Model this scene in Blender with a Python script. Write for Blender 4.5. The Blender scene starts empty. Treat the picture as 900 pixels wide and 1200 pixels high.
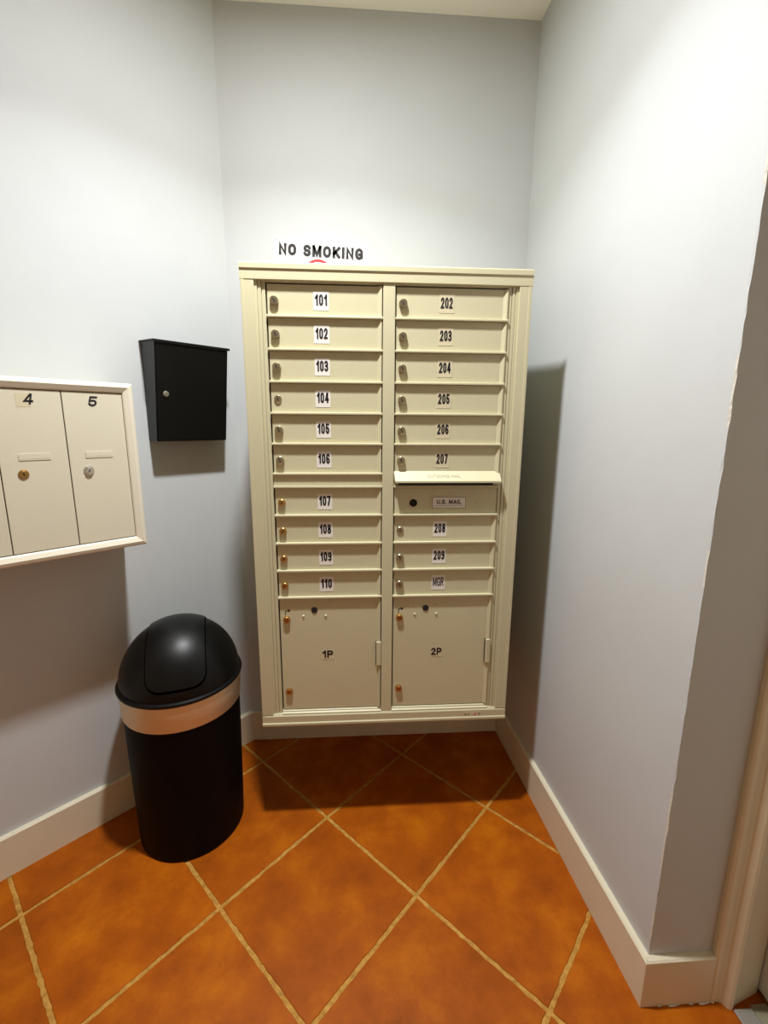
import bpy, bmesh, math, random
from mathutils import Vector, Matrix, noise
random.seed(4)
SC = bpy.context.scene
COL = SC.collection

# ------------------------------------------------------------ camera
CAM = Vector((0.3239, -1.8604, 1.4248))
YAW, PITCH, ROLL, FPX = -0.0634, 0.1924, 0.0063, 521.35
cam_data = bpy.data.cameras.new('camera')
cam = bpy.data.objects.new('camera', cam_data)
COL.objects.link(cam)
cam_data.sensor_fit = 'HORIZONTAL'
cam_data.sensor_width = 36.0
cam_data.lens = FPX * 36.0 / 900.0
cam_data.clip_start = 0.02
_f = Vector((-math.sin(YAW)*math.cos(PITCH), math.cos(YAW)*math.cos(PITCH), -math.sin(PITCH)))
_r = Vector((math.cos(YAW), math.sin(YAW), 0))
_u = _r.cross(_f)
R_ = math.cos(ROLL)*_r + math.sin(ROLL)*_u
U_ = -math.sin(ROLL)*_r + math.cos(ROLL)*_u
cam.matrix_world = Matrix(((R_.x, U_.x, -_f.x, CAM.x), (R_.y, U_.y, -_f.y, CAM.y), (R_.z, U_.z, -_f.z, CAM.z), (0, 0, 0, 1)))
SC.camera = cam

# ------------------------------------------------------------ world, light, exposure
world = bpy.data.worlds.new('world')
SC.world = world
world.use_nodes = True
world.node_tree.nodes['Background'].inputs[0].default_value = (0.9, 0.95, 1.0, 1)
world.node_tree.nodes['Background'].inputs[1].default_value = 0.02
SC.view_settings.view_transform = 'Standard'
SC.view_settings.look = 'None'
SC.view_settings.gamma = 1.0
SC.view_settings.use_curve_mapping = False
SC.view_settings.exposure = -0.42

def disk_lamp(name, loc, size, power, color, spread=167):
    ld = bpy.data.lights.new(name, 'AREA')
    ld.shape = 'DISK'
    ld.size = size
    ld.energy = power
    ld.color = color
    ld.spread = math.radians(spread)
    o = bpy.data.objects.new(name, ld)
    o.location = loc
    COL.objects.link(o)
    return o
# recessed downlight, plus an added narrow lamp that brightens lower walls and floor
disk_lamp('ceiling_downlight', (0.184, -0.903, 2.838), 0.13, 25.5, (0.985, 0.99, 1.0), 178)
disk_lamp('added_narrow_beam', (0.184, -0.903, 2.836), 0.10, 24, (0.985, 0.99, 1.0), 120)

# ------------------------------------------------------------ materials
def srgb(r, g, b):
    f = lambda c: c/12.92 if c <= 0.04045 else ((c+0.055)/1.055)**2.4
    return (f(r/255), f(g/255), f(b/255), 1)

def mat(name, color, rough=0.5, metal=0.0, spec=0.5, bump=0.0, bscale=60, mottle=0.0, mscale=5, color2=None, coat=0.0, aniso=False, rvar=0.0):
    m = bpy.data.materials.new(name)
    m.use_nodes = True
    nt = m.node_tree
    b = nt.nodes['Principled BSDF']
    b.inputs['Base Color'].default_value = color
    b.inputs['Roughness'].default_value = rough
    b.inputs['Metallic'].default_value = metal
    b.inputs['Specular IOR Level'].default_value = spec
    b.inputs['Coat Weight'].default_value = coat
    tc = nt.nodes.new('ShaderNodeTexCoord')
    if mottle > 0 or color2:
        n = nt.nodes.new('ShaderNodeTexNoise')
        n.inputs['Scale'].default_value = mscale
        n.inputs['Detail'].default_value = 6
        n.inputs['Roughness'].default_value = 0.6
        nt.links.new(tc.outputs['Object'], n.inputs['Vector'])
        rp = nt.nodes.new('ShaderNodeValToRGB')
        c2 = color2 or tuple(list(c*(1-mottle) for c in color[:3]) + [1])
        rp.color_ramp.elements[0].position = 0.3
        rp.color_ramp.elements[0].color = c2
        rp.color_ramp.elements[1].position = 0.7
        rp.color_ramp.elements[1].color = color
        nt.links.new(n.outputs['Fac'], rp.inputs['Fac'])
        nt.links.new(rp.outputs['Color'], b.inputs['Base Color'])
    if bump > 0:
        n2 = nt.nodes.new('ShaderNodeTexNoise')
        n2.inputs['Scale'].default_value = bscale
        n2.inputs['Detail'].default_value = 5
        if aniso:
            mp = nt.nodes.new('ShaderNodeMapping')
            mp.inputs['Scale'].default_value = (1, 1, 30)
            nt.links.new(tc.outputs['Object'], mp.inputs['Vector'])
            nt.links.new(mp.outputs['Vector'], n2.inputs['Vector'])
        else:
            nt.links.new(tc.outputs['Object'], n2.inputs['Vector'])
        bp = nt.nodes.new('ShaderNodeBump')
        bp.inputs['Strength'].default_value = bump
        bp.inputs['Distance'].default_value = 0.004
        nt.links.new(n2.outputs['Fac'], bp.inputs['Height'])
        nt.links.new(bp.outputs['Normal'], b.inputs['Normal'])
        if rvar > 0:
            mr = nt.nodes.new('ShaderNodeMapRange')
            mr.inputs[3].default_value = rough - rvar
            mr.inputs[4].default_value = rough + rvar
            nt.links.new(n2.outputs['Fac'], mr.inputs[0])
            nt.links.new(mr.outputs[0], b.inputs['Roughness'])
    return m

M = {}
M['wall'] = mat('wall_paint', srgb(202, 206, 206), 0.65, spec=0.35, bump=0.16, bscale=14, mottle=0.05, mscale=3, rvar=0.05)
M['plaster'] = mat('chipped_plaster', srgb(216, 212, 200), 0.8, bump=0.5, bscale=120)
M['wall_far'] = mat('far_wall_bounce_tint', srgb(226, 212, 184), 0.6)  # unseen walls; warm tone picked so the light they bounce is warm
M['ceiling'] = mat('ceiling_paint', srgb(246, 242, 230), 0.8, bump=0.1, bscale=50)
M['trim'] = mat('trim_paint', srgb(226, 217, 190), 0.4, bump=0.12, bscale=25, mottle=0.06, mscale=9)
M['enamel'] = mat('beige_enamel', srgb(198, 192, 158), 0.45, bump=0.06, bscale=160, mottle=0.03, mscale=6)
M['cream'] = mat('cream_enamel', srgb(213, 207, 184), 0.4, bump=0.05, bscale=140, mottle=0.03, mscale=6)
M['ivory'] = mat('ivory_frame', srgb(226, 220, 200), 0.38)
M['dark'] = mat('dark_gap', srgb(22, 20, 16), 0.7)
M['black_ink'] = mat('black_ink', srgb(22, 18, 20), 0.6)
M['red_ink'] = mat('red_ink', srgb(205, 48, 48), 0.6)
M['grey_ink'] = mat('pale_ink', srgb(140, 134, 110), 0.6)
M['sticker'] = mat('sticker_paper', srgb(226, 222, 214), 0.55)
M['sticker_clear'] = mat('aged_sticker', srgb(206, 196, 164), 0.5)
M['signboard'] = mat('sign_plastic', srgb(238, 236, 232), 0.35)
M['nickel'] = mat('nickel', srgb(176, 166, 140), 0.28, metal=0.9)
M['brass'] = mat('brass', srgb(186, 146, 84), 0.3, metal=0.9)
M['chrome'] = mat('chrome', srgb(215, 213, 205), 0.2, metal=0.9)
M['black_metal'] = mat('black_metal', srgb(7, 8, 8), 0.45, spec=0.3, bump=0.05, bscale=200)
M['box_side'] = M['black_metal']
M['black_plastic'] = mat('black_plastic', srgb(6, 7, 7), 0.40, spec=0.3, bump=0.03, bscale=120)
M['can_body'] = mat('can_body_plastic', srgb(4, 4, 4), 0.6, spec=0.12, bump=0.05, bscale=150)
M['seam'] = mat('seam_gap', srgb(2, 2, 2), 0.9, spec=0.0)
M['steel'] = mat('brushed_steel', srgb(232, 222, 196), 0.5, metal=0.7, bump=0.25, bscale=8, aniso=True)
M['grout'] = mat('grout', srgb(206, 156, 70), 0.8, bump=0.8, bscale=160, color2=srgb(160, 110, 32), mscale=70)
M['door_paint'] = mat('door_paint', srgb(214, 212, 204), 0.45)
M['aluminium'] = mat('aluminium', srgb(196, 196, 190), 0.35, metal=0.7)

def tile_material():
    m = bpy.data.materials.new('terracotta_tile')
    m.use_nodes = True
    nt = m.node_tree
    b = nt.nodes['Principled BSDF']
    geo = nt.nodes.new('ShaderNodeNewGeometry')
    oi = nt.nodes.new('ShaderNodeObjectInfo')
    n1 = nt.nodes.new('ShaderNodeTexNoise')
    n1.inputs['Scale'].default_value = 7
    n1.inputs['Detail'].default_value = 7
    n1.inputs['Roughness'].default_value = 0.62
    nt.links.new(geo.outputs['Position'], n1.inputs['Vector'])
    rp = nt.nodes.new('ShaderNodeValToRGB')
    e = rp.color_ramp.elements
    e[0].position = 0.28; e[0].color = srgb(138, 65, 0)
    e[1].position = 0.74; e[1].color = srgb(188, 104, 4)
    x = rp.color_ramp.elements.new(0.5); x.color = srgb(162, 80, 1)
    nt.links.new(n1.outputs['Fac'], rp.inputs['Fac'])
    n2 = nt.nodes.new('ShaderNodeTexNoise')
    n2.inputs['Scale'].default_value = 95
    n2.inputs['Detail'].default_value = 4
    nt.links.new(geo.outputs['Position'], n2.inputs['Vector'])
    r2 = nt.nodes.new('ShaderNodeValToRGB')
    r2.color_ramp.elements[0].position = 0.30; r2.color_ramp.elements[0].color = (0.62, 0.56, 0.5, 1)
    r2.color_ramp.elements[1].position = 0.44; r2.color_ramp.elements[1].color = (1, 1, 1, 1)
    nt.links.new(n2.outputs['Fac'], r2.inputs['Fac'])
    mx = nt.nodes.new('ShaderNodeMix'); mx.data_type = 'RGBA'; mx.blend_type = 'MULTIPLY'
    mx.inputs[0].default_value = 0.3
    nt.links.new(rp.outputs['Color'], mx.inputs[6]); nt.links.new(r2.outputs['Color'], mx.inputs[7])
    hs = nt.nodes.new('ShaderNodeHueSaturation')
    mr = nt.nodes.new('ShaderNodeMapRange')
    mr.inputs[3].default_value = 0.92; mr.inputs[4].default_value = 1.08
    nt.links.new(oi.outputs['Random'], mr.inputs[0])
    nt.links.new(mr.outputs[0], hs.inputs['Value'])
    nt.links.new(mx.outputs[2], hs.inputs['Color'])
    nt.links.new(hs.outputs['Color'], b.inputs['Base Color'])
    b.inputs['Roughness'].default_value = 0.5
    b.inputs['Specular IOR Level'].default_value = 0.18
    bp = nt.nodes.new('ShaderNodeBump')
    bp.inputs['Strength'].default_value = 0.25; bp.inputs['Distance'].default_value = 0.004
    nt.links.new(n1.outputs['Fac'], bp.inputs['Height'])
    nt.links.new(bp.outputs['Normal'], b.inputs['Normal'])
    return m
M['tile'] = tile_material()

# ------------------------------------------------------------ helpers
ORG = {}    # frame-space origin of each object

def add_box(bm, x0, x1, y0, y1, z0, z1, bevel=0.0, seg=1, mi=0):
    r = bmesh.ops.create_cube(bm, size=1.0)
    vs = r['verts']
    for v in vs:
        v.co = Vector((x0+(v.co.x+.5)*(x1-x0), y0+(v.co.y+.5)*(y1-y0), z0+(v.co.z+.5)*(z1-z0)))
    fs = set(f for v in vs for f in v.link_faces)
    for f in fs: f.material_index = mi
    if bevel > 0:
        es = list(set(e for v in vs for e in v.link_edges))
        r2 = bmesh.ops.bevel(bm, geom=es, offset=bevel, segments=seg, affect='EDGES', profile=0.5)
        for f in r2['faces']: f.material_index = mi

def add_cyl(bm, p, axis, r0, r1, h, n=24, mi=0, bevel=0.0):
    """cylinder from p along axis (unit), r0 at p, r1 at the far end"""
    axis = Vector(axis).normalized()
    q = axis.to_track_quat('Z', 'Y').to_matrix()
    rings = [(r0, 0), (r1, h)] if bevel == 0 else [(r0, 0), (r1, h-bevel), (r1-bevel, h)]
    R = []
    for r, z in rings:
        R.append([bm.verts.new(Vector(p) + q @ Vector((r*math.cos(2*math.pi*i/n), r*math.sin(2*math.pi*i/n), z))) for i in range(n)])
    fs = []
    for a, b in zip(R[:-1], R[1:]):
        for i in range(n):
            fs.append(bm.faces.new((a[i], a[(i+1) % n], b[(i+1) % n], b[i])))
    fs.append(bm.faces.new(list(reversed(R[0])))); fs.append(bm.faces.new(R[-1]))
    for f in fs: f.material_index = mi

def add_lathe(bm, prof, cx=0, cy=0, n=72, mi=0, caps=True):
    R = []
    for r, z in prof:
        if r < 1e-5:
            R.append([bm.verts.new((cx, cy, z))])
        else:
            R.append([bm.verts.new((cx+r*math.cos(2*math.pi*i/n), cy+r*math.sin(2*math.pi*i/n), z)) for i in range(n)])
    for a, b in zip(R[:-1], R[1:]):
        for i in range(n):
            j = (i+1) % n
            if len(a) == 1: f = bm.faces.new((a[0], b[j], b[i]))
            elif len(b) == 1: f = bm.faces.new((a[i], a[j], b[0]))
            else: f = bm.faces.new((a[i], a[j], b[j], b[i]))
            f.material_index = mi
            f.smooth = True

def add_prism(bm, poly, axis, a0, a1, mi=0):
    """poly: 2D points; axis 'x': (y,z) extruded in x; 'z': (x,y) extruded in z; 'y': (x,z)"""
    def P(p, a):
        if axis == 'x': return (a, p[0], p[1])
        if axis == 'y': return (p[0], a, p[1])
        return (p[0], p[1], a)
    A = [bm.verts.new(P(p, a0)) for p in poly]
    B = [bm.verts.new(P(p, a1)) for p in poly]
    n = len(poly)
    fs = [bm.faces.new((A[i], A[(i+1) % n], B[(i+1) % n], B[i])) for i in range(n)]
    fs.append(bm.faces.new(list(reversed(A)))); fs.append(bm.faces.new(B))
    for f in fs: f.material_index = mi

def finish(bm):
    bmesh.ops.recalc_face_normals(bm, faces=bm.faces[:])

def to_obj(name, bm, mats, parent=None, origin=None, smooth=None):
    """bm is in the frame of its thing; the origin goes to the bottom centre unless given"""
    finish(bm)
    if origin is None:
        xs = [v.co for v in bm.verts]
        mn = Vector((min(c.x for c in xs), min(c.y for c in xs), min(c.z for c in xs)))
        mx = Vector((max(c.x for c in xs), max(c.y for c in xs), max(c.z for c in xs)))
        origin = (mn+mx)/2
        if parent is None: origin.z = mn.z
    origin = Vector(origin)
    for v in bm.verts: v.co -= origin
    me = bpy.data.meshes.new(name)
    bm.to_mesh(me); bm.free()
    if smooth is not None:
        for p in me.polygons: p.use_smooth = True
        me.set_sharp_from_angle(angle=math.radians(smooth))
    for m in (mats if isinstance(mats, (list, tuple)) else [mats]):
        me.materials.append(m)
    return link(name, me, parent, origin)

def link(name, me, parent, origin):
    o = bpy.data.objects.new(name, me)
    COL.objects.link(o)
    origin = Vector(origin)
    if parent is not None:
        o.parent = parent
        o.location = origin - ORG[parent.name]
    else:
        o.location = origin
    ORG[o.name] = origin
    return o

def thing(name, label, cat, origin, world_loc=None, rotz=0, group=None):
    o = bpy.data.objects.new(name, None)
    o.empty_display_size = 0.05
    COL.objects.link(o)
    o.location = world_loc if world_loc is not None else origin
    o.rotation_euler = (0, 0, rotz)
    ORG[o.name] = Vector(origin)
    o['label'] = label; o['category'] = cat
    if group: o['group'] = group
    return o

def struct(o, label=None, cat='structure'):
    o['kind'] = 'structure'
    if label: o['label'] = label
    o['category'] = cat
    return o

def _arc(cx, cy, rx, ry, a0, a1, n=8):
    return [(cx+rx*math.cos(math.radians(a0+(a1-a0)*k/n)), cy+ry*math.sin(math.radians(a0+(a1-a0)*k/n))) for k in range(n+1)]
_O = _arc(.5, .72, .5, .28, 0, 180)+_arc(.5, .28, .5, .28, 180, 360)
GLYPH = {   # strokes in a unit box: (relative width, polylines); a closed line repeats its first point
 '0': (.62, [_O+[_O[0]]]), 'O': (.82, [_arc(.5, .62, .5, .38, 0, 180)+_arc(.5, .38, .5, .38, 180, 360)+[(1, .62)]]),
 '1': (.34, [[(.95, 0), (.95, 1)], [(.95, .92), (.0, .74)]]),
 '2': (.62, [_arc(.5, .72, .5, .28, 165, -20)+[(.0, .0), (1, .0)]]),
 '3': (.62, [_arc(.45, .76, .5, .24, 150, -85)+[(.35, .52)], [(.35, .52), (.5, .51)]+_arc(.45, .25, .55, .25, 80, -150)]),
 '4': (.68, [[(.74, 0), (.74, 1)], [(.62, 1), (.04, .27), (1, .27)]]),
 '5': (.62, [[(.95, 1), (.08, 1), (.02, .52)]+_arc(.5, .30, .5, .30, 130, -160)]),
 '6': (.62, [_arc(.5, .74, .5, .26, 30, 180)+[(0, .3)]+_arc(.5, .26, .5, .26, 180, 360)+_arc(.5, .28, .5, .24, 0, 165)]),
 '7': (.60, [[(0, 1), (1, 1), (.35, 0)]]),
 '8': (.62, [_arc(.5, .75, .46, .25, -90, 270, 14), _arc(.5, .26, .5, .26, 90, 450, 14)]),
 '9': (.62, [_arc(.5, .26, .5, .26, 215, 360)+[(1, .7)]+_arc(.5, .74, .5, .26, 0, 180)+_arc(.5, .72, .5, .24, 180, 345)]),
 'N': (.76, [[(0, 0), (0, 1), (1, 0), (1, 1)]]), 'M': (.98, [[(0, 0), (0, 1)], [(.02, 1), (.5, .1), (.98, 1)], [(1, 1), (1, 0)]]),
 'S': (.72, [_arc(.5, .75, .5, .25, 15, 180, 7)+[(.1, .58), (.9, .42)]+_arc(.5, .25, .5, .25, 0, -165, 7)]),
 'K': (.78, [[(0, 0), (0, 1)], [(1, 1), (.02, .38)], [(.3, .56), (1, 0)]]), 'I': (.02, [[(.5, 0), (.5, 1)]]),
 'G': (.80, [_arc(.5, .62, .5, .38, 25, 180)+_arc(.5, .38, .5, .38, 180, 300)+[(1, .12), (1, .44), (.58, .44)]]),
 'R': (.74, [[(0, 0), (0, 1), (.55, 1)]+_arc(.6, .76, .4, .24, 90, -90, 6)+[(0, .50)], [(.5, .5), (1, 0)]]),
 'P': (.70, [[(0, 0), (0, 1), (.55, 1)]+_arc(.6, .73, .4, .27, 90, -90, 6)+[(0, .46)]]),
 'U': (.74, [[(0, 1), (0, .38)]+_arc(.5, .36, .5, .36, 180, 360)+[(1, 1)]]),
 'A': (.82, [[(0, 0), (.5, 1), (1, 0)], [(.2, .30), (.8, .30)]]), 'L': (.60, [[(0, 1), (0, 0), (1, 0)]]),
 'T': (.72, [[(0, 1), (1, 1)], [(.5, 1), (.5, 0)]]), '.': (.02, [[(.5, 0), (.5, .03)]]), ' ': (.22, []),
}
def add_text(bm, s, cx, y, cz, height, width=None, bold=0.2, mi=1, space=0.14, rot=0.0, shear=0.0, cond=1.0):
    """stroke lettering facing -y at depth y; bold = stroke width over height"""
    sw = bold
    total = sum(GLYPH[c][0]*cond+sw for c in s) + space*(len(s)-1)
    kx = (width/height)/total if width else 1.0
    x = -total/2
    cr, sr = math.cos(rot), math.sin(rot)
    def put(p):
        a, b = p[0]*kx*height, p[1]*height
        a += shear*b
        return bm.verts.new((cx+cr*a-sr*b, y, cz+sr*a+cr*b))
    for c in s:
        gw, lines = GLYPH[c]
        gw = gw*cond
        for ln in lines:
            P = [Vector((x+sw/2+px*gw, -0.5+sw/2+py*(1-sw), 0)) for px, py in ln]
            Q = [P[0]]
            for p in P[1:]:
                if (p-Q[-1]).length > 1e-4: Q.append(p)
            P = Q
            closed = len(P) > 2 and (P[0]-P[-1]).length < 1e-3
            n = len(P)
            Lf, Rt = [], []
            for i, p in enumerate(P):
                a = P[i-1] if i > 0 else (P[-2] if closed else None)
                b = P[i+1] if i < n-1 else (P[1] if closed else None)
                d0 = (p-a).normalized() if a is not None else None
                d1 = (b-p).normalized() if b is not None else None
                if d0 is None: d0 = d1
                if d1 is None: d1 = d0
                n0 = Vector((-d0.y, d0.x, 0)); n1 = Vector((-d1.y, d1.x, 0))
                m = n0+n1
                if m.length < 0.2: m = n0
                m.normalize()
                k = min(1.0/max(m.dot(n0), 0.2), 2.2)
                e = Vector((0, 0, 0))
                if not closed and i == 0: e = -d1*sw/2
                if not closed and i == n-1: e = d0*sw/2
                Lf.append(p+e+m*sw/2*k); Rt.append(p+e-m*sw/2*k)
            lv = [put(q) for q in Lf]; rv_ = [put(q) for q in Rt]
            for i in range(n-1):
                f = bm.faces.new((lv[i], lv[i+1], rv_[i+1], rv_[i])); f.material_index = mi
        x += gw+sw+space

def add_plate(bm, cx, cz, w, h, y, t, r=0.003, mi=0, n=4, rot=0.0):
    """thin rounded rectangle facing -y, front at y-t"""
    pts = []
    c, sn = math.cos(rot), math.sin(rot)
    for (sx, sz, a0) in ((1, 1, 0), (-1, 1, 90), (-1, -1, 180), (1, -1, 270)):
        for k in range(n+1):
            a = math.radians(a0+90*k/n)
            px = sx*(w/2-r)+r*math.cos(a); pz = sz*(h/2-r)+r*math.sin(a)
            pts.append((cx+c*px-sn*pz, cz+sn*px+c*pz))
    add_prism(bm, pts, 'y', y-t, y, mi)

# ------------------------------------------------------------ room shell
W, D = 0.845, 0.4807              # cabinet width and depth
HC = 2.85                         # ceiling height
XL, XR = -0.1597, 0.9953          # corners of the back wall
TH = 0.7528                       # angle of the left wall
XO, YO = 1.041, -1.0302           # outer corner at the end of the right wall
XD = 1.25                         # wall plane with the doorway
HB = 0.1407                       # baseboard height
BT = 0.0172
YR = -3.2
DL = Vector((-math.cos(TH), -math.sin(TH), 0)); NL = Vector((math.sin(TH), -math.cos(TH), 0))
L0 = Vector((XL, 0, 0)); LL = 1.7
LE = L0 + DL*LL
XW = LE.x

def wall_poly(name, pts, label, z0=0.0, z1=HC, m=None):
    bm = bmesh.new()
    add_prism(bm, pts, 'z', z0, z1)
    return struct(to_obj(name, bm, m or M['wall']), label, 'wall')
wall_poly('wall_back', [(XL-0.1, 0), (XR, 0), (XR, 0.1), (XL-0.1, 0.1)], 'pale grey wall behind the large beige mail cabinet')
q = [L0, LE, LE-NL*0.1, L0-NL*0.1 + Vector((0.0, 0.0, 0))]
wall_poly('wall_left', [(p.x, p.y) for p in q], 'pale grey angled wall carrying the cream mailbox bank and the black letter box')
wall_poly('wall_left_rear', [(XW, LE.y), (XW, YR), (XW-0.1, YR), (XW-0.1, LE.y+0.05)], 'unseen wall beside the viewer, tinted warm beige for its bounce light', m=M['wall_far'])
wall_poly('wall_rear', [(XW, YR), (XD+0.15, YR), (XD+0.15, YR-0.1), (XW, YR-0.1)], 'unseen wall behind the viewer, tinted warm beige for its bounce light', m=M['wall_far'])

# right wall: solid pier with a ragged plaster arris
bm = bmesh.new()
NZ = 150
cols = []
zs = [HC*i/NZ for i in range(NZ+1)]
for z in zs:
    a = 0.0035*max(0, noise.noise(Vector((3.1, 1.7, z*26)))-0.08) + 0.0012*noise.noise(Vector((1.3, 9.7, z*70)))
    b_ = 0.0040*max(0, noise.noise(Vector((7.1, 4.7, z*18)))-0.15)
    cols.append([bm.verts.new(p) for p in ((XR, 0, z), (XO-0.010, YO+0.20, z), (XO-0.0005, YO+0.005, z), (XO+a, YO-a*0.3+b_*0.4, z), (XO+0.008, YO, z), (XD+0.15, YO, z), (XD+0.15, 0.1, z), (XR, 0.1, z))])
for zi, (a, b) in enumerate(zip(cols[:-1], cols[1:])):
    chip = noise.noise(Vector((2.2, 5.5, zi*0.17))) > 0.22
    for i in range(8):
        j = (i+1) % 8
        f = bm.faces.new((a[i], a[j], b[j], b[i]))
        f.material_index = 1 if (i == 2 and chip) else 0
bm.faces.new(cols[0][::-1]); bm.faces.new(cols[-1])
# straighten the helper column onto the wall plane
for c in cols:
    t_ = (0.20+YO)/YO
    c[1].co.x = XR+(XO-XR)*((YO+0.20)/YO); c[2].co.x = XR+(XO-XR)*((YO+0.005)/YO)
struct(to_obj('wall_right', bm, [M['wall'], M['plaster']]), 'pale grey right wall ending in a chipped plaster corner', 'wall')

# wall with the doorway (faces left)
DY0, DY1, DZ = -1.066, -1.92, 2.08
wall_poly('wall_right_front', [(XD, DY1-0.05), (XD+0.15, DY1-0.05), (XD+0.15, YR), (XD, YR)], 'pale grey wall past the doorway')
wall_poly('wall_right_header', [(XD, YO), (XD+0.15, YO), (XD+0.15, DY1-0.05), (XD, DY1-0.05)], 'pale grey wall above the doorway', DZ+0.04, HC)
wall_poly('ceiling', [(XW-0.1, YR-0.1), (XD+0.15, YR-0.1), (XD+0.15, 0.1), (XL-0.12, 0.1), (XW-0.1, LE.y+0.06)], 'warm off-white ceiling above the alcove', HC, HC+0.08, M['ceiling'])['category'] = 'ceiling'

# floor: grout bed and individual diagonal tiles
floor = thing('floor', 'floor of burnt orange square tiles laid diagonally with yellow grout', 'floor', (0, 0, 0))
floor['kind'] = 'structure'
bm = bmesh.new()
add_box(bm, XW-0.1, XD+0.15, YR-0.1, 0.1, -0.04, -0.0028)
to_obj('grout', bm, M['grout'], floor)
TS, TR = 0.41654, 0.7805
E1 = Vector((math.cos(TR), math.sin(TR), 0)); E2 = Vector((math.sin(TR), -math.cos(TR), 0))
TO = Vector((0.21283, -0.44667, 0))
ioff = {-2: -1.995, -1: -1.03, 0: -0.012, 1: 1.035}
gi = lambda i: ioff.get(i, float(i) + (0.035 if i > 1 else 0))
def clip(poly, n, d):     # keep n.p <= d
    out = []
    for a, b in zip(poly, poly[1:]+poly[:1]):
        da, db = a.dot(n)-d, b.dot(n)-d
        if da <= 0: out.append(a)
        if (da < 0 < db) or (db < 0 < da): out.append(a+(b-a)*(da/(da-db)))
    return out
G = 0.0060 / TS
for i in range(-8, 9):
    for j in range(-8, 9):
        c = [(gi(i)+G, j+G), (gi(i+1)-G, j+G), (gi(i+1)-G, j+1-G), (gi(i)+G, j+1-G)]
        near = -3 <= i <= 1 and -3 <= j <= 3
        pts = []
        ns = 26 if near else 1
        for a, b in zip(c, c[1:]+c[:1]):
            A = TO+E1*TS*a[0]+E2*TS*a[1]; B = TO+E1*TS*b[0]+E2*TS*b[1]
            dd = (B-A).normalized(); nn = Vector((dd.y, -dd.x, 0))
            for k in range(ns):
                p = A+(B-A)*(k/ns)
                if near: p = p + nn*(0.0016*noise.noise(p*55)+0.0028*noise.noise(p*95))
                pts.append(p)
        pts = clip(pts, Vector((0, 1, 0)), 0.02)
        if pts: pts = clip(pts, -NL, (-NL).dot(L0)+0.02)
        if pts: pts = clip(pts, Vector((-1, 0, 0)), -XW+0.02)
        if pts: pts = clip(pts, Vector((1, 0, 0)), XD+0.1)
        if pts: pts = clip(pts, Vector((0, -1, 0)), -YR+0.02)
        if len(pts) < 3: continue
        cc = sum(pts, Vector())/len(pts)
        area = abs(sum(a.x*b.y-b.x*a.y for a, b in zip(pts, pts[1:]+pts[:1])))/2
        if area < 0.0005: continue
        bm = bmesh.new()
        tp = [bm.verts.new((p.x, p.y, 0) + Vector((0, 0, 0)) if False else Vector((p.x, p.y, 0))+(cc-p).normalized()*0.0014) for p in pts]
        md = [bm.verts.new(Vector((p.x, p.y, -0.0011))) for p in pts]
        bt = [bm.verts.new(Vector((p.x, p.y, -0.0045))) for p in pts]
        n = len(pts)
        for ra, rb in ((bt, md), (md, tp)):
            for k in range(n): bm.faces.new((ra[k], ra[(k+1) % n], rb[(k+1) % n], rb[k]))
        bm.faces.new(tp)
        to_obj('floor_tile', bm, M['tile'], floor, origin=(cc.x, cc.y, 0))

# baseboards
def board(name, a, b, nrm, label, h=HB, t=BT, cut=(0, 0)):
    """a, b: ends on the wall line; nrm into the room; cut: how far the room-side ends move along the run (mitres)"""
    a = Vector((a[0], a[1], 0)); b = Vector((b[0], b[1], 0)); d = (b-a).normalized(); nrm = Vector(nrm)
    prof = [(0, 0), (t, 0), (t, h-0.004), (t-0.004, h), (0, h)]
    bm = bmesh.new()
    A = [bm.verts.new(a+nrm*o+d*(cut[0]*o/t)+Vector((0, 0, z))) for o, z in prof]
    B = [bm.verts.new(b+nrm*o+d*(cut[1]*o/t)+Vector((0, 0, z))) for o, z in prof]
    n = len(prof)
    for i in range(n): bm.faces.new((A[i], A[(i+1) % n], B[(i+1) % n], B[i]))
    bm.faces.new(A[::-1]); bm.faces.new(B)
    return struct(to_obj(name, bm, M['trim']), label, 'baseboard')
kL = BT*math.tan((math.pi-TH-math.pi/2)/2 + 0) * 0.0
board('baseboard_back', (XL, 0), (XR, 0), (0, -1, 0), 'cream baseboard along the back wall under the beige mail cabinet', cut=(BT*math.tan(TH/2), -BT))
board('baseboard_left', (L0.x, L0.y), (LE.x, LE.y), NL, 'cream baseboard along the angled left wall behind the trash can', cut=(BT*math.tan(TH/2), 0))
wr = Vector((XO-XR, YO, 0)).normalized(); nr = Vector((wr.y, -wr.x, 0))
rb = board('baseboard_right', (XR, 0), (XO, YO), nr, 'long cream baseboard along the right wall, running to the outer corner', cut=(BT, BT))
rt = board('baseboard_return', (XO, YO), (1.2065, YO), (0, -1, 0), 'short cream baseboard between the outer corner and the door casing', cut=(-BT, 0))
bm = bmesh.new()
for x, r in ((1.075, 0.0022), (1.108, 0.0042), (1.122, 0.002), (1.158, 0.0028), (1.185, 0.0045), (1.2, 0.003)):
    y = YO-BT-r*0.55
    pts = [(x+r*2.4*random.uniform(.7, 1.2)*math.cos(i*math.pi/4), y+r*0.5*random.uniform(.6, 1.1)*math.sin(i*math.pi/4)) for i in range(8)]
    add_prism(bm, pts, 'z', 0.0003, 0.0015)
pf = to_obj('paint_flakes', bm, M['signboard'], rt); pf['kind'] = 'stuff'; pf['label'] = 'white paint drips along the foot of the board'

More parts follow.
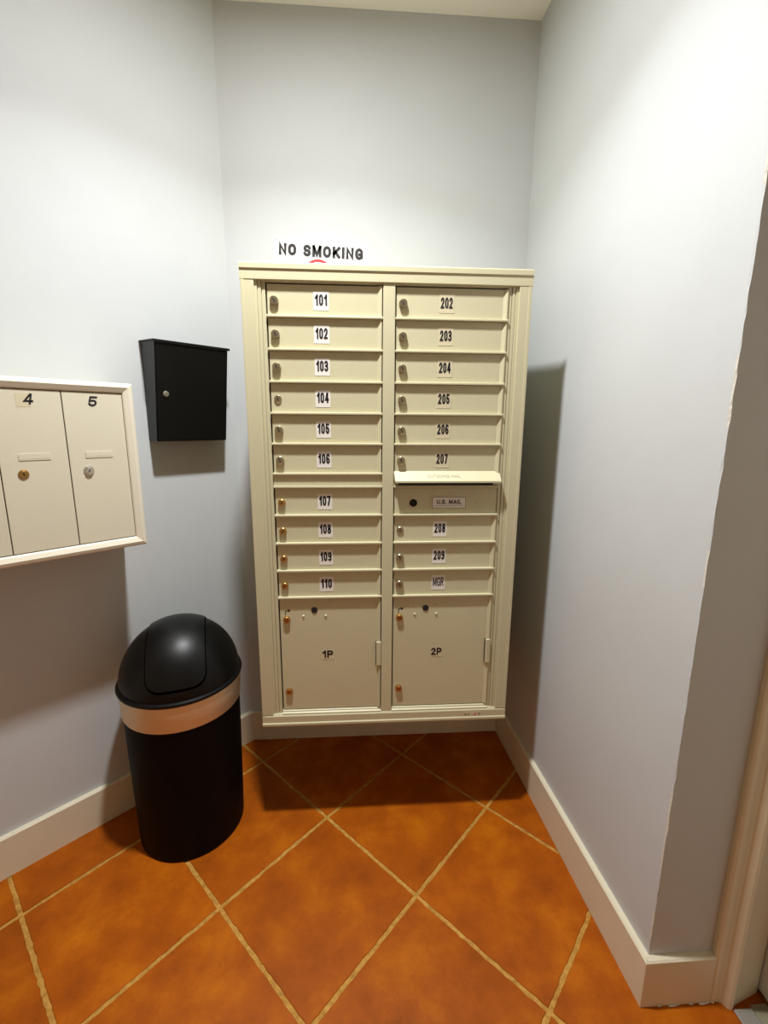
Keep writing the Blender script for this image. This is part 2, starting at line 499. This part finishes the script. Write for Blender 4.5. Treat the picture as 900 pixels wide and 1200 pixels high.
# doorway: casing, jamb, leaf, threshold
door = thing('door_1', 'cream cased doorway with a closed white door at the far right', 'door', (1.30, -1.5, 0))
door['kind'] = 'structure'
def casing_poly(y0, s):
    return [(1.2065, y0), (1.2045, y0-s*0.012), (1.209, y0-s*0.020), (1.216, y0-s*0.021), (1.221, y0-s*0.017), (1.233, y0-s*0.020), (1.243, y0-s*0.034), (1.250, y0-s*0.036), (1.256, y0-s*0.033), (1.262, y0-s*0.028), (1.343, y0-s*0.006), (1.343, y0), ]
bm = bmesh.new(); add_prism(bm, casing_poly(YO, 1), 'z', 0, DZ)
to_obj('door_casing', bm, M['trim'], door, smooth=35)
bm = bmesh.new(); add_prism(bm, casing_poly(DY1-0.05, -1), 'z', 0, DZ)
to_obj('door_casing', bm, M['trim'], door, smooth=35)
bm = bmesh.new(); add_box(bm, 1.2065, 1.343, DY1-0.05, YO, DZ, DZ+0.04, 0.003)
to_obj('head_casing', bm, M['trim'], door)
bm = bmesh.new()
add_box(bm, 1.347, 1.387, DY1-0.044, YO-0.001, 0.009, DZ-0.004, 0.003)
leaf = to_obj('door_leaf', bm, M['door_paint'], door)
bm = bmesh.new()
add_box(bm, 1.252, 1.30, DY1-0.01, YO-0.037, 0.0, 0.007, 0.002)
to_obj('threshold_strip', bm, M['aluminium'], door)
bm = bmesh.new()
add_box(bm, 1.302, 1.345, DY1-0.01, YO-0.03, 0.0, 0.004, 0.001)
to_obj('threshold_plate', bm, M['grey_ink'], door)

# ------------------------------------------------------------ large mail cabinet
ZB, ZT = 0.4072, 1.8735
F = -D                            # plane of the front flange
cab = thing('mail_cabinet', 'large beige metal mail cabinet with two columns of numbered doors, on the back wall', 'mailbox', (W/2, -D/2, ZB))
# housing: side, top and bottom panels plus the inner block the doors hang in
bm = bmesh.new()
y1 = -BT-0.0003
add_box(bm, 0, 0.006, F+0.004, 0, ZB+0.002, ZT-0.002); add_box(bm, W-0.006, W, F+0.004, 0, ZB+0.002, ZT-0.002)
add_box(bm, 0.006, W-0.006, F+0.004, 0, ZT-0.008, ZT-0.002); add_box(bm, 0.006, W-0.006, F+0.004, 0, ZB+0.002, ZB+0.008)
to_obj('housing', bm, M['enamel'], cab)
bm = bmesh.new()
add_box(bm, 0.008, W-0.008, F+0.022, -0.002, ZB+0.010, ZT-0.010)
to_obj('compartment_block', bm, M['dark'], cab)
# outer frame: stepped rails
bm = bmesh.new()
add_prism(bm, [(F-0.0015, ZT), (F-0.003, ZT-0.003), (F-0.003, ZT-0.016), (F, ZT-0.019), (F, ZT-0.044), (F+0.002, ZT-0.046), (F+0.02, ZT-0.046), (F+0.02, ZT)], 'x', -0.0015, W+0.0015)
to_obj('top_rail', bm, M['enamel'], cab)
bm = bmesh.new()
add_prism(bm, [(F+0.02, ZB), (F-0.001, ZB), (F-0.003, ZB+0.003), (F-0.003, ZB+0.010), (F, ZB+0.013), (F, ZB+0.036), (F+0.005, ZB+0.043), (F+0.02, ZB+0.043)], 'x', 0.0, W)
to_obj('bottom_rail', bm, M['enamel'], cab)
def stile(s):
    X = lambda v: v if s > 0 else W-v
    pr = [(0, F+0.02), (0, F+0.001), (0.001, F), (0.009, F), (0.010, F+0.0012), (0.036, F+0.0012), (0.037, F+0.0022), (0.037, F+0.007), (0.0445, F+0.007), (0.0455, F+0.011), (0.047, F+0.011),
          (0.047, F+0.009), (0.0555, F+0.009), (0.0555, F+0.0145), (0.0575, F+0.0145), (0.0575, F+0.011), (0.067, F+0.011), (0.067, F+0.02)]
    bm = bmesh.new()
    add_prism(bm, [(X(a), b) for a, b in pr], 'z', ZB+0.0425, ZT-0.0455)
    return to_obj('side_stile', bm, M['enamel'], cab)
stile(1); stile(-1)
bm = bmesh.new()
add_box(bm, 0.4055, 0.4415, F+0.004, F+0.02, ZB+0.041, ZT-0.045, 0.0025, 2)
to_obj('centre_stile', bm, M['enamel'], cab)
bm = bmesh.new()
add_box(bm, 0.067, W-0.067, F+0.010, F+0.022, 1.8245, ZT-0.044, 0.001)
to_obj('head_strip', bm, M['enamel'], cab)

COLS = {'A': (0.0695, 0.4040), 'B': (0.4430, 0.7785)}
def door_mesh(w, h, name, hinge=0.013):
    """door panel: flat with a flange that rises to the right; local origin at centre of its left-bottom-front... centred"""
    bm = bmesh.new()
    x0, x1 = -w/2, w/2
    pr = [(x0, 0.008), (x0, 0.0012), (x0+0.0012, 0.0), (x1-hinge, 0.0), (x1-0.003, -0.006), (x1, -0.006), (x1, 0.008)]
    add_prism(bm, pr, 'z', -h/2, h/2)
    finish(bm)
    me = bpy.data.meshes.new(name); bm.to_mesh(me); bm.free(); me.materials.append(M['enamel'])
    return me
DH = 0.0845
dm = door_mesh(0.3310, DH, 'door_panel')
def lock_mesh(name, r, d, face, slot=True, ring=0.0, rot=0.4):
    """cylinder lock pointing to -y, origin on the door face"""
    bm = bmesh.new()
    if ring: add_cyl(bm, (0, 0.0, 0), (0, -1, 0), r+ring, r+ring*0.7, 0.0022, 28, 0)
    add_cyl(bm, (0, 0.0, 0), (0, -1, 0), r, r*0.96, d, 28, 0, bevel=0.0014)
    add_cyl(bm, (0, -d+0.0002, 0), (0, -1, 0), r*0.62, r*0.6, 0.0006, 20, 0)
    if slot:
        s, c = math.sin(rot), math.cos(rot)
        w, l, y = r*0.13, r*0.42, -d-0.0006
        v = [bm.verts.new((px*c-pz*s, y, px*s+pz*c)) for px, pz in ((-w, -l), (w, -l), (w, l), (-w, l))]
        f = bm.faces.new(v); f.material_index = 1
    finish(bm)
    me = bpy.data.meshes.new(name); bm.to_mesh(me); bm.free()
    for p in me.polygons: p.use_smooth = True
    me.set_sharp_from_angle(angle=math.radians(30))
    me.materials.append(M[face]); me.materials.append(M['dark'])
    return me
lk_n = lock_mesh('nickel_lock', 0.0128, 0.010, 'nickel')
lk_b = lock_mesh('brass_lock', 0.0115, 0.009, 'brass', rot=-0.6)
lk_p = lock_mesh('parcel_lock', 0.0115, 0.009, 'brass', rot=1.3)
lk_f = lock_mesh('flat_lock', 0.0115, 0.004, 'nickel', rot=0.1)
lk_k = lock_mesh('black_lock', 0.0105, 0.004, 'black_metal', ring=0.002)

def lipm(w):
    bm = bmesh.new()
    add_box(bm, -w/2, w/2, -0.0095, 0.008, -0.0035, 0.0035, 0.0016, 2)
    finish(bm)
    me = bpy.data.meshes.new('shelf_lip'); bm.to_mesh(me); bm.free(); me.materials.append(M['enamel'])
    return me
lip = lipm(0.3375)
YD = F+0.0125                     # door faces

def mail_door(col, ztop, text, lockmesh, bold=0.045):
    x0, x1 = COLS[col]
    cx = (x0+x1)/2
    zc = ztop-0.0035-0.0008-DH/2
    d = link('mailbox_door', dm, cab, (cx, YD, zc))
    lx = 0.0915 if col == 'A' else 0.4645
    link('lock', lockmesh, d, (lx, YD, ztop-0.0495))
    sx = 0.2255 if col == 'A' else 0.594
    zc2 = ztop-0.0465
    bm = bmesh.new()
    clear = col == 'B' and text[0] == '2' and int(text) < 208
    add_plate(bm, sx, zc2-0.001, 0.045, 0.050, YD-0.0002, 0.0004, 0.002)
    add_text(bm, text, sx, YD-0.0012, zc2+0.002, 0.0305, 0.0355, bold=0.185 if text != 'MGR' else 0.14, space=0.09, cond=0.44 if text != 'MGR' else 0.5)
    lb = to_obj('number_label', bm, [M['sticker_clear'] if clear else M['sticker'], M['black_ink']], d)
    lb['label'] = ('small sticker printed %s' % text)
    return d
upA = [1.8245-0.0915*k for k in range(7)]
loA = [1.235-0.0912*k for k in range(5)]
for k in range(6):
    t = '10%d' % (k+1)
    mail_door('A', upA[k], t, lk_f if k == 3 else (lk_n if k < 6 else lk_b))
    mail_door('B', upA[k], '20%d' % (k+2), lk_n)
for k in range(4):
    mail_door('A', loA[k], ['107', '108', '109', '110'][k], lk_b)
for k, t in ((1, '208'), (2, '209'), (3, 'MGR')):
    mail_door('B', loA[k], t, lk_f if k == 1 else lk_n)
for col, (x0, x1) in COLS.items():
    cx = (x0+x1)/2
    for k, z in enumerate(upA[1:]+loA):
        if col == 'B' and k == 5: continue
        link('shelf_lip', lip, cab, (cx, F+0.0125, z))
    bm = bmesh.new()
    add_box(bm, x0-0.001, x1+0.001, F+0.0095, F+0.021, 1.2395, 1.2715)
    to_obj('divider_bar', bm, M['enamel'], cab)
    bm = bmesh.new()
    add_prism(bm, [(F+0.021, 0.449), (F+0.003, 0.449), (F+0.003, 0.452), (F+0.009, 0.455), (F+0.009, 0.4585), (F+0.013, 0.4605), (F+0.021, 0.4605)], 'x', x0-0.001, x1+0.001)
    to_obj('sill_strip', bm, M['enamel'], cab)

# outgoing mail slot: sloping hood with a black mouth below
bm = bmesh.new()
add_prism(bm, [(F+0.013, 1.2845), (F-0.017, 1.2555), (F-0.017, 1.2500), (F-0.013, 1.2500), (F+0.013, 1.2560)], 'x', 0.4420, 0.7790)
for v in bm.verts:
    if v.co.y < F-0.01: v.co.x += 0.004 if v.co.x < 0.6 else 0.0
add_text(bm, 'OUTGOING MAIL', 0.60, 0, 0, 0.0085, 0.105, bold=0.14, mi=1)
sl = Vector((0, 0.030, 0.029)).normalized()
for v in bm.verts:
    if abs(v.co.y) < 1e-9:
        zz = v.co.z
        base = Vector((v.co.x, F-0.0030, 1.2690)); nrm = Vector((0, -sl.z, sl.y))
        v.co = base + sl*zz*1.3 + nrm*0.0004
hood = to_obj('slot_hood', bm, [M['enamel'], M['grey_ink']], cab)
hood['label'] = 'sloping hood of the outgoing mail slot with faint lettering'
bm = bmesh.new()
add_box(bm, 0.456, 0.760, F+0.0082, F+0.0125, 1.2405, 1.2462)
to_obj('slot_mouth', bm, M['dark'], cab)
# carrier panel with the plate
bm = bmesh.new()
add_box(bm, 0.4445, 0.7765, YD, YD+0.009, 1.1480, 1.2305, 0.001)
pan = to_obj('carrier_panel', bm, M['enamel'], cab)
pan['label'] = 'wide panel with black lock and mail plate'
link('lock', lk_k, pan, (0.506, YD, 1.182))
bm = bmesh.new()
add_plate(bm, 0.621, 1.1825, 0.118, 0.046, YD-0.0002, 0.0012, 0.004, 2)
add_plate(bm, 0.621, 1.1825, 0.108, 0.036, YD-0.0014, 0.0003, 0.002, 1)
add_plate(bm, 0.621, 1.1825, 0.1055, 0.0335, YD-0.0017, 0.0003, 0.002, 0)
add_text(bm, 'U.S. MAIL', 0.621, YD-0.0026, 1.1855, 0.0145, 0.080, bold=0.21, cond=0.8)
add_box(bm, 0.575, 0.667, YD-0.0024, YD-0.0021, 1.1722, 1.1730, mi=1)
mp = to_obj('mail_plate', bm, [M['sticker'], M['black_ink'], M['enamel']], pan)
mp['label'] = 'small framed plate reading U.S. MAIL'
bm = bmesh.new(); add_cyl(bm, (0.711, YD+0.0002, 1.183), (0, -1, 0), 0.004, 0.003, 0.0012, 16)
to_obj('rivet', bm, M['enamel'], pan)

# parcel doors
rv = bmesh.new()
add_cyl(rv, (0, 0, 0), (0, -1, 0), 0.0045, 0.0028, 0.003, 14, bevel=0.0008); finish(rv)
rivet = bpy.data.meshes.new('rivet'); rv.to_mesh(rivet); rv.free(); rivet.materials.append(M['enamel'])
for col, text in (('A', '1P'), ('B', '2P')):
    x0, x1 = COLS[col]
    pm = door_mesh(0.3310, 0.400, 'parcel_door_panel', 0.012)
    d = link('parcel_door', pm, cab, ((x0+x1)/2, YD, 0.6635))
    a = 0.093 if col == 'A' else 0.4665
    link('lock', lk_p, d, (a, YD, 0.794)); link('lock', lk_p, d, (a, YD, 0.533))
    hx = 0.184 if col == 'A' else 0.554
    bm = bmesh.new(); add_cyl(bm, (hx, YD, 0.8245), (0, -1, 0), 0.0105, 0.0100, 0.002, 24, bevel=0.0006)
    to_obj('black_plug', bm, M['dark'], d)
    for sx in (-1, 1):
        for dz in (0.0165, -0.021): link('rivet', rivet, d, (hx+sx*0.0365, YD, 0.8245+dz))
    # turn arrow
    bm = bmesh.new()
    yy = YD-0.0006
    def quad(pts):
        f = bm.faces.new([bm.verts.new((a+0.001+px, yy, 0.814+pz)) for px, pz in pts])
    quad([(-0.006, -0.006), (-0.0035, -0.006), (-0.0035, 0.006), (-0.006, 0.006)])
    quad([(-0.006, 0.006), (-0.0035, 0.006), (-0.001, 0.0095), (-0.003, 0.0115)])
    quad([(-0.003, 0.0115), (-0.001, 0.0092), (0.005, 0.0092), (0.005, 0.0115)])
    quad([(0.004, 0.005), (0.0125, 0.0105), (0.004, 0.0155)])
    to_obj('turn_arrow', bm, M['black_ink'], d)
    bm = bmesh.new()
    sx = 0.225 if col == 'A' else 0.595
    add_plate(bm, sx, 0.664, 0.040, 0.036, YD-0.0002, 0.0003, 0.002)
    add_text(bm, text, sx, YD-0.0012, 0.666, 0.0265, 0.036, bold=0.21, cond=0.85)
    lb = to_obj('number_label', bm, [M['sticker_clear'], M['black_ink']], d); lb['label'] = 'small sticker printed %s' % text
    bm = bmesh.new()
    hz0, hz1 = 0.623, 0.709
    add_box(bm, x1-0.0155, x1+0.0005, YD-0.0095, YD-0.004, hz0, hz1, 0.0012)
    add_box(bm, x1-0.0175, x1-0.0160, YD-0.0042, YD-0.0002, hz0-0.001, hz1+0.001, mi=1)
    to_obj('hinge', bm, [M['enamel'], M['dark']], d)
# worn maker label on the bottom rail
bm = bmesh.new()
add_plate(bm, 0.728, 0.4300, 0.064, 0.015, F-0.0001, 0.0003, 0.001)
for px, w, mi in ((0.703, 0.008, 1), (0.714, 0.006, 1), (0.737, 0.006, 2), (0.751, 0.010, 1)):
    add_plate(bm, px, 0.430 if mi == 1 else 0.429, w, 0.006, F-0.0006, 0.0002, 0.001, mi)
mk = to_obj('worn_label', bm, [M['sticker_clear'], M['grey_ink'], M['red_ink']], cab)
mk['label'] = 'faded label with worn red and grey marks'

# ------------------------------------------------------------ no smoking sign resting on the cabinet against the wall
SX, SZ, SR = 0.194, 1.995, -0.036
sg = bmesh.new()
add_plate(sg, SX, SZ, 0.360, 0.235, -0.0005, 0.002, 0.008, 0, rot=SR)
def rp(u, v): return SX+math.cos(SR)*u-math.sin(SR)*v, SZ+math.sin(SR)*u+math.cos(SR)*v
tx, tz = rp(0.0, 0.0755)
add_text(sg, 'NO SMOKING', tx, -0.0029, tz, 0.0415, 0.318, bold=0.265, rot=SR, space=0.13, cond=0.62)
ring_c = rp(-0.010, -0.010)
n = 64; ro, ri = 0.058, 0.0485
A_ = [sg.verts.new((ring_c[0]+ro*math.cos(2*math.pi*i/n), -0.0029, ring_c[1]+ro*math.sin(2*math.pi*i/n))) for i in range(n)]
B_ = [sg.verts.new((ring_c[0]+ri*math.cos(2*math.pi*i/n), -0.0029, ring_c[1]+ri*math.sin(2*math.pi*i/n))) for i in range(n)]
for i in range(n):
    f = sg.faces.new((A_[i], A_[(i+1) % n], B_[(i+1) % n], B_[i])); f.material_index = 2
add_plate(sg, ring_c[0], ring_c[1], 0.106, 0.009, -0.0032, 0.0002, 0.002, 2, rot=-0.785)
add_plate(sg, ring_c[0], ring_c[1], 0.075, 0.012, -0.0027, 0.0002, 0.001, 1)
for u in (-0.172, 0.172):
    hx, hz = rp(u, 0.1085)
    add_cyl(sg, (hx, -0.0024, hz), (0, -1, 0), 0.0022, 0.0022, 0.0005, 12, 3)
sign = to_obj('no_smoking_sign', sg, [M['signboard'], M['black_ink'], M['red_ink'], M['grey_ink']])
sign['label'] = 'white NO SMOKING sign with red circle on the back wall above the mail cabinet'
sign['category'] = 'sign'

# ------------------------------------------------------------ things on the left wall (frame: x right along wall, -y into room)
def left_thing(name, label, cat, u, off, z):
    wl = L0 + DL*u + NL*off + Vector((0, 0, z))
    return thing(name, label, cat, (-u, -off, z), wl, TH)

# cream bank of five doors
MO = 0.2125; UR = 0.440; Z0, Z1 = 1.0534, 1.5398
UN = 0.468                                    # inside edge of the frame
DWID = 0.1488; ND = 5
UL = UN + DWID*ND + 0.028
bank = left_thing('mailbox_bank', 'cream bank of tall narrow numbered mailboxes with ivory frame on the left wall', 'mailbox', (UR+UL)/2, MO/2, Z0)
bm = bmesh.new()
add_box(bm, -UL+0.004, -UR-0.004, -MO+0.012, 0.0, Z0+0.004, Z1-0.004, 0.001)
to_obj('housing', bm, M['cream'], bank)
fw = 0.028
prof = [(0.0, 0.016), (0.0, 0.001), (0.004, -0.002), (0.012, -0.0045), (fw-0.003, 0.001), (fw, 0.004), (fw, 0.014)]   # (inward distance, y behind front)
def frame_piece(p0, p1, i0, i1):
    """outer corners p0,p1 and inner corners i0,i1 (x,z)"""
    bm = bmesh.new()
    A, B = [], []
    for a, b in prof:
        t = a/fw
        A.append(bm.verts.new((p0[0]+(i0[0]-p0[0])*t, -MO+b, p0[1]+(i0[1]-p0[1])*t)))
        B.append(bm.verts.new((p1[0]+(i1[0]-p1[0])*t, -MO+b, p1[1]+(i1[1]-p1[1])*t)))
    n = len(prof)
    for i in range(n): bm.faces.new((A[i], A[(i+1) % n], B[(i+1) % n], B[i]))
    bm.faces.new(A[::-1]); bm.faces.new(B)
    to_obj('frame_moulding', bm, M['ivory'], bank)
o4 = [(-UL, Z0), (-UR, Z0), (-UR, Z1), (-UL, Z1)]
i4 = [(-UL+fw, Z0+fw), (-UR-fw, Z0+fw), (-UR-fw, Z1-fw), (-UL+fw, Z1-fw)]
for k in range(4): frame_piece(o4[k], o4[(k+1) % 4], i4[k], i4[(k+1) % 4])
bm = bmesh.new(); add_box(bm, -UL+fw-0.002, -UR-fw+0.002, -MO+0.0112, -MO+0.0119, Z0+fw-0.002, Z1-fw+0.002)
to_obj('dark_recess', bm, M['dark'], bank)
g5 = 0.0011
def tall_door():
    bm = bmesh.new()
    h = Z1-Z0-2*fw-0.004; w = DWID-2*g5
    add_box(bm, -w/2, w/2, -0.006, 0, -h/2, h/2, 0.0014, 2)
    add_plate(bm, 0, 0.041, 0.069, 0.0175, -0.006, 0.0014, 0.002)
    add_plate(bm, 0, 0.0425, 0.0635, 0.0125, -0.0074, 0.0003, 0.001)
    finish(bm)
    me = bpy.data.meshes.new('tall_door'); bm.to_mesh(me); bm.free(); me.materials.append(M['cream'])
    return me
td = tall_door()
lk5 = lock_mesh('silver_lock', 0.0105, 0.007, 'chrome', ring=0.0035, rot=-0.5)
lk4 = lock_mesh('brass_cam_lock', 0.0105, 0.004, 'brass', ring=0.0015, rot=0.2)
zc = (Z0+Z1)/2
YF = -MO+0.0112-0.006
for k in range(ND):
    uc = UN+DWID*(k+0.5)
    d = link('mailbox_door', td, bank, (-uc, -MO+0.0112, zc + 0.010*0))
    ul = uc + 0.033-0.0
    link('lock', lk5 if k == 0 else lk4, d, (-(0.573 if k == 0 else 0.720 if k == 1 else uc+0.03), YF, 1.293))
    if k < 2:
        bm = bmesh.new()
        un_ = 0.544 if k == 0 else 0.688
        if k == 1: add_plate(bm, -un_-0.012, 1.483, 0.030, 0.034, YF-0.0002, 0.0002, 0.001)
        else: add_plate(bm, -un_, 1.485, 0.012, 0.012, YF-0.0001, 0.0001, 0.001)
        add_text(bm, '5' if k == 0 else '4', -un_, YF-0.0008, 1.486, 0.028, 0.021, bold=0.19, shear=0.2)
        lb = to_obj('number_label', bm, [M['sticker_clear'] if k else M['cream'], M['black_ink']], d); lb['label'] = 'black italic numeral %s' % ('5' if k == 0 else '4')

# black letter box: deeper at the top than at the bottom
bx = left_thing('letter_box', 'small black metal letter box with silver lock, right of the cream mailbox bank', 'mailbox', 0.206, 0.061, 1.3658)
bm = bmesh.new()
ua, ub = -0.334, -0.079
bot, top, bz, tz_ = 0.072, 0.121, 1.3658, 1.700
pr = [(0, bz), (-bot, bz), (-top, tz_-0.012), (-top, tz_-0.008), (0, tz_)]
add_prism(bm, pr, 'x', ua+0.002, ub-0.002)
bmesh.ops.bevel(bm, geom=bm.edges[:], offset=0.0015, segments=2, affect='EDGES')
to_obj('body', bm, M['black_metal'], bx)
bm = bmesh.new()
add_prism(bm, [(0, tz_+0.0005), (-top-0.006, tz_-0.0080), (-top-0.006, tz_-0.016), (-top-0.003, tz_-0.016), (-top-0.003, tz_-0.0115), (0, tz_-0.002)], 'x', ua-0.0035, ub+0.0035)
to_obj('lid', bm, M['black_metal'], bx)
sln = Vector((0, -(top-bot), (tz_-0.012)-bz)).normalized()
bm = bmesh.new()
def onface(z): return -bot-(top-bot)*(z-bz)/((tz_-0.012)-bz)
A = [(ua+0.006, bz+0.004), (ub-0.006, bz+0.004), (ub-0.006, tz_-0.024), (ua+0.006, tz_-0.024)]
lo = [bm.verts.new((x, onface(z)+0.0005, z)) for x, z in A]; hi = [bm.verts.new((x, onface(z)-0.0025, z)) for x, z in A]
for i in range(4): bm.faces.new((lo[i], lo[(i+1) % 4], hi[(i+1) % 4], hi[i]))
bm.faces.new(hi); bm.faces.new(lo[::-1])
fd = to_obj('front_door', bm, M['black_metal'], bx)
lkb = link('lock', lock_mesh('silver_cam', 0.0085, 0.005, 'chrome', ring=0.0015, rot=0.7), fd, (-0.300, onface(1.524)-0.0025, 1.524))

# ------------------------------------------------------------ trash can
CX, CY = -0.278, -0.426
can = thing('trash_can', 'black round trash can with domed swing lid and steel band, under the left wall mailboxes', 'trash can', (CX, CY, 0))
bm = bmesh.new()
add_lathe(bm, [(0, 0.001), (0.168, 0.001), (0.1735, 0.004), (0.1745, 0.012), (0.1765, 0.10), (0.182, 0.34), (0.184, 0.485), (0.184, 0.51), (0, 0.51)], CX, CY)
to_obj('body', bm, M['can_body'], can, smooth=40)
bm = bmesh.new()
add_lathe(bm, [(0.184, 0.490), (0.1865, 0.490), (0.1875, 0.492), (0.1925, 0.5795), (0.1915, 0.581), (0.184, 0.581)], CX, CY, 96)
to_obj('steel_band', bm, M['steel'], can, smooth=30)
bm = bmesh.new()
add_lathe(bm, [(0.170, 0.579), (0.1935, 0.579), (0.1965, 0.5815), (0.1975, 0.586), (0.1955, 0.5905), (0.190, 0.593), (0.170, 0.593)], CX, CY, 96)
to_obj('lid_rim', bm, M['black_plastic'], can, smooth=40)
RD, RH, ZD = 0.1880, 0.192, 0.591
bm = bmesh.new()
add_lathe(bm, [(RD*math.cos(a) if a < 1.5707 else 0, ZD+RH*math.sin(a)) for a in [math.radians(x) for x in range(0, 88, 4)]+[math.pi/2]], CX, CY, 96)
to_obj('dome_lid', bm, M['black_plastic'], can, smooth=60)
# swing flap: strip of the dome between two parallel seams, bottom corners rounded
fa = math.atan2(CAM.y-CY, CAM.x-CX) + math.radians(-6)
fv = Vector((math.cos(fa), math.sin(fa), 0)); sv = Vector((-fv.y, fv.x, 0))
def dome_pt(s, t, off):
    """s sideways distance, t angle from front horizon over the top"""
    rr = math.sqrt(max(RD*RD-s*s, 1e-6))
    k = rr/RD
    c = math.cos(t)
    p = Vector((CX, CY, ZD)) + sv*s + fv*(rr*c) + Vector((0, 0, RH*k*math.sin(t)))
    nrm = (sv*s + fv*(rr*c) + Vector((0, 0, RH*k*math.sin(t)))).normalized()
    return p + nrm*off
def flap(name, hw, t0, t1, off, m, rc, parent):
    bm = bmesh.new()
    NS, NT = 28, 44
    G_ = []
    for layer, o in ((0, off), (1, -0.004)):
        g = []
        for i in range(NS+1):
            s = -hw+2*hw*i/NS
            e = hw-abs(s)
            dt = 0.0
            if e < rc: dt = (rc-math.sqrt(max(rc*rc-(rc-e)**2, 0)))/RD
            row = [bm.verts.new(dome_pt(s, (t0+dt)+((t1-dt)-(t0+dt))*j/NT, o)) for j in range(NT+1)]
            g.append(row)
        G_.append(g)
    a, b = G_
    for i in range(NS):
        for j in range(NT):
            bm.faces.new((a[i][j], a[i+1][j], a[i+1][j+1], a[i][j+1])); bm.faces.new((b[i][j], b[i][j+1], b[i+1][j+1], b[i+1][j]))
    for i in range(NS):
        bm.faces.new((a[i][0], b[i][0], b[i+1][0], a[i+1][0])); bm.faces.new((a[i][NT], a[i+1][NT], b[i+1][NT], b[i][NT]))
    for j in range(NT):
        bm.faces.new((a[0][j], a[0][j+1], b[0][j+1], b[0][j])); bm.faces.new((a[NS][j], b[NS][j], b[NS][j+1], a[NS][j+1]))
    return to_obj(name, bm, m, parent, smooth=50)
flap('flap_seam', 0.0880, math.radians(10), math.radians(169), 0.0010, M['seam'], 0.042, can)
flap('swing_flap', 0.0835, math.radians(12.5), math.radians(166.5), 0.0040, M['black_plastic'], 0.038, can)
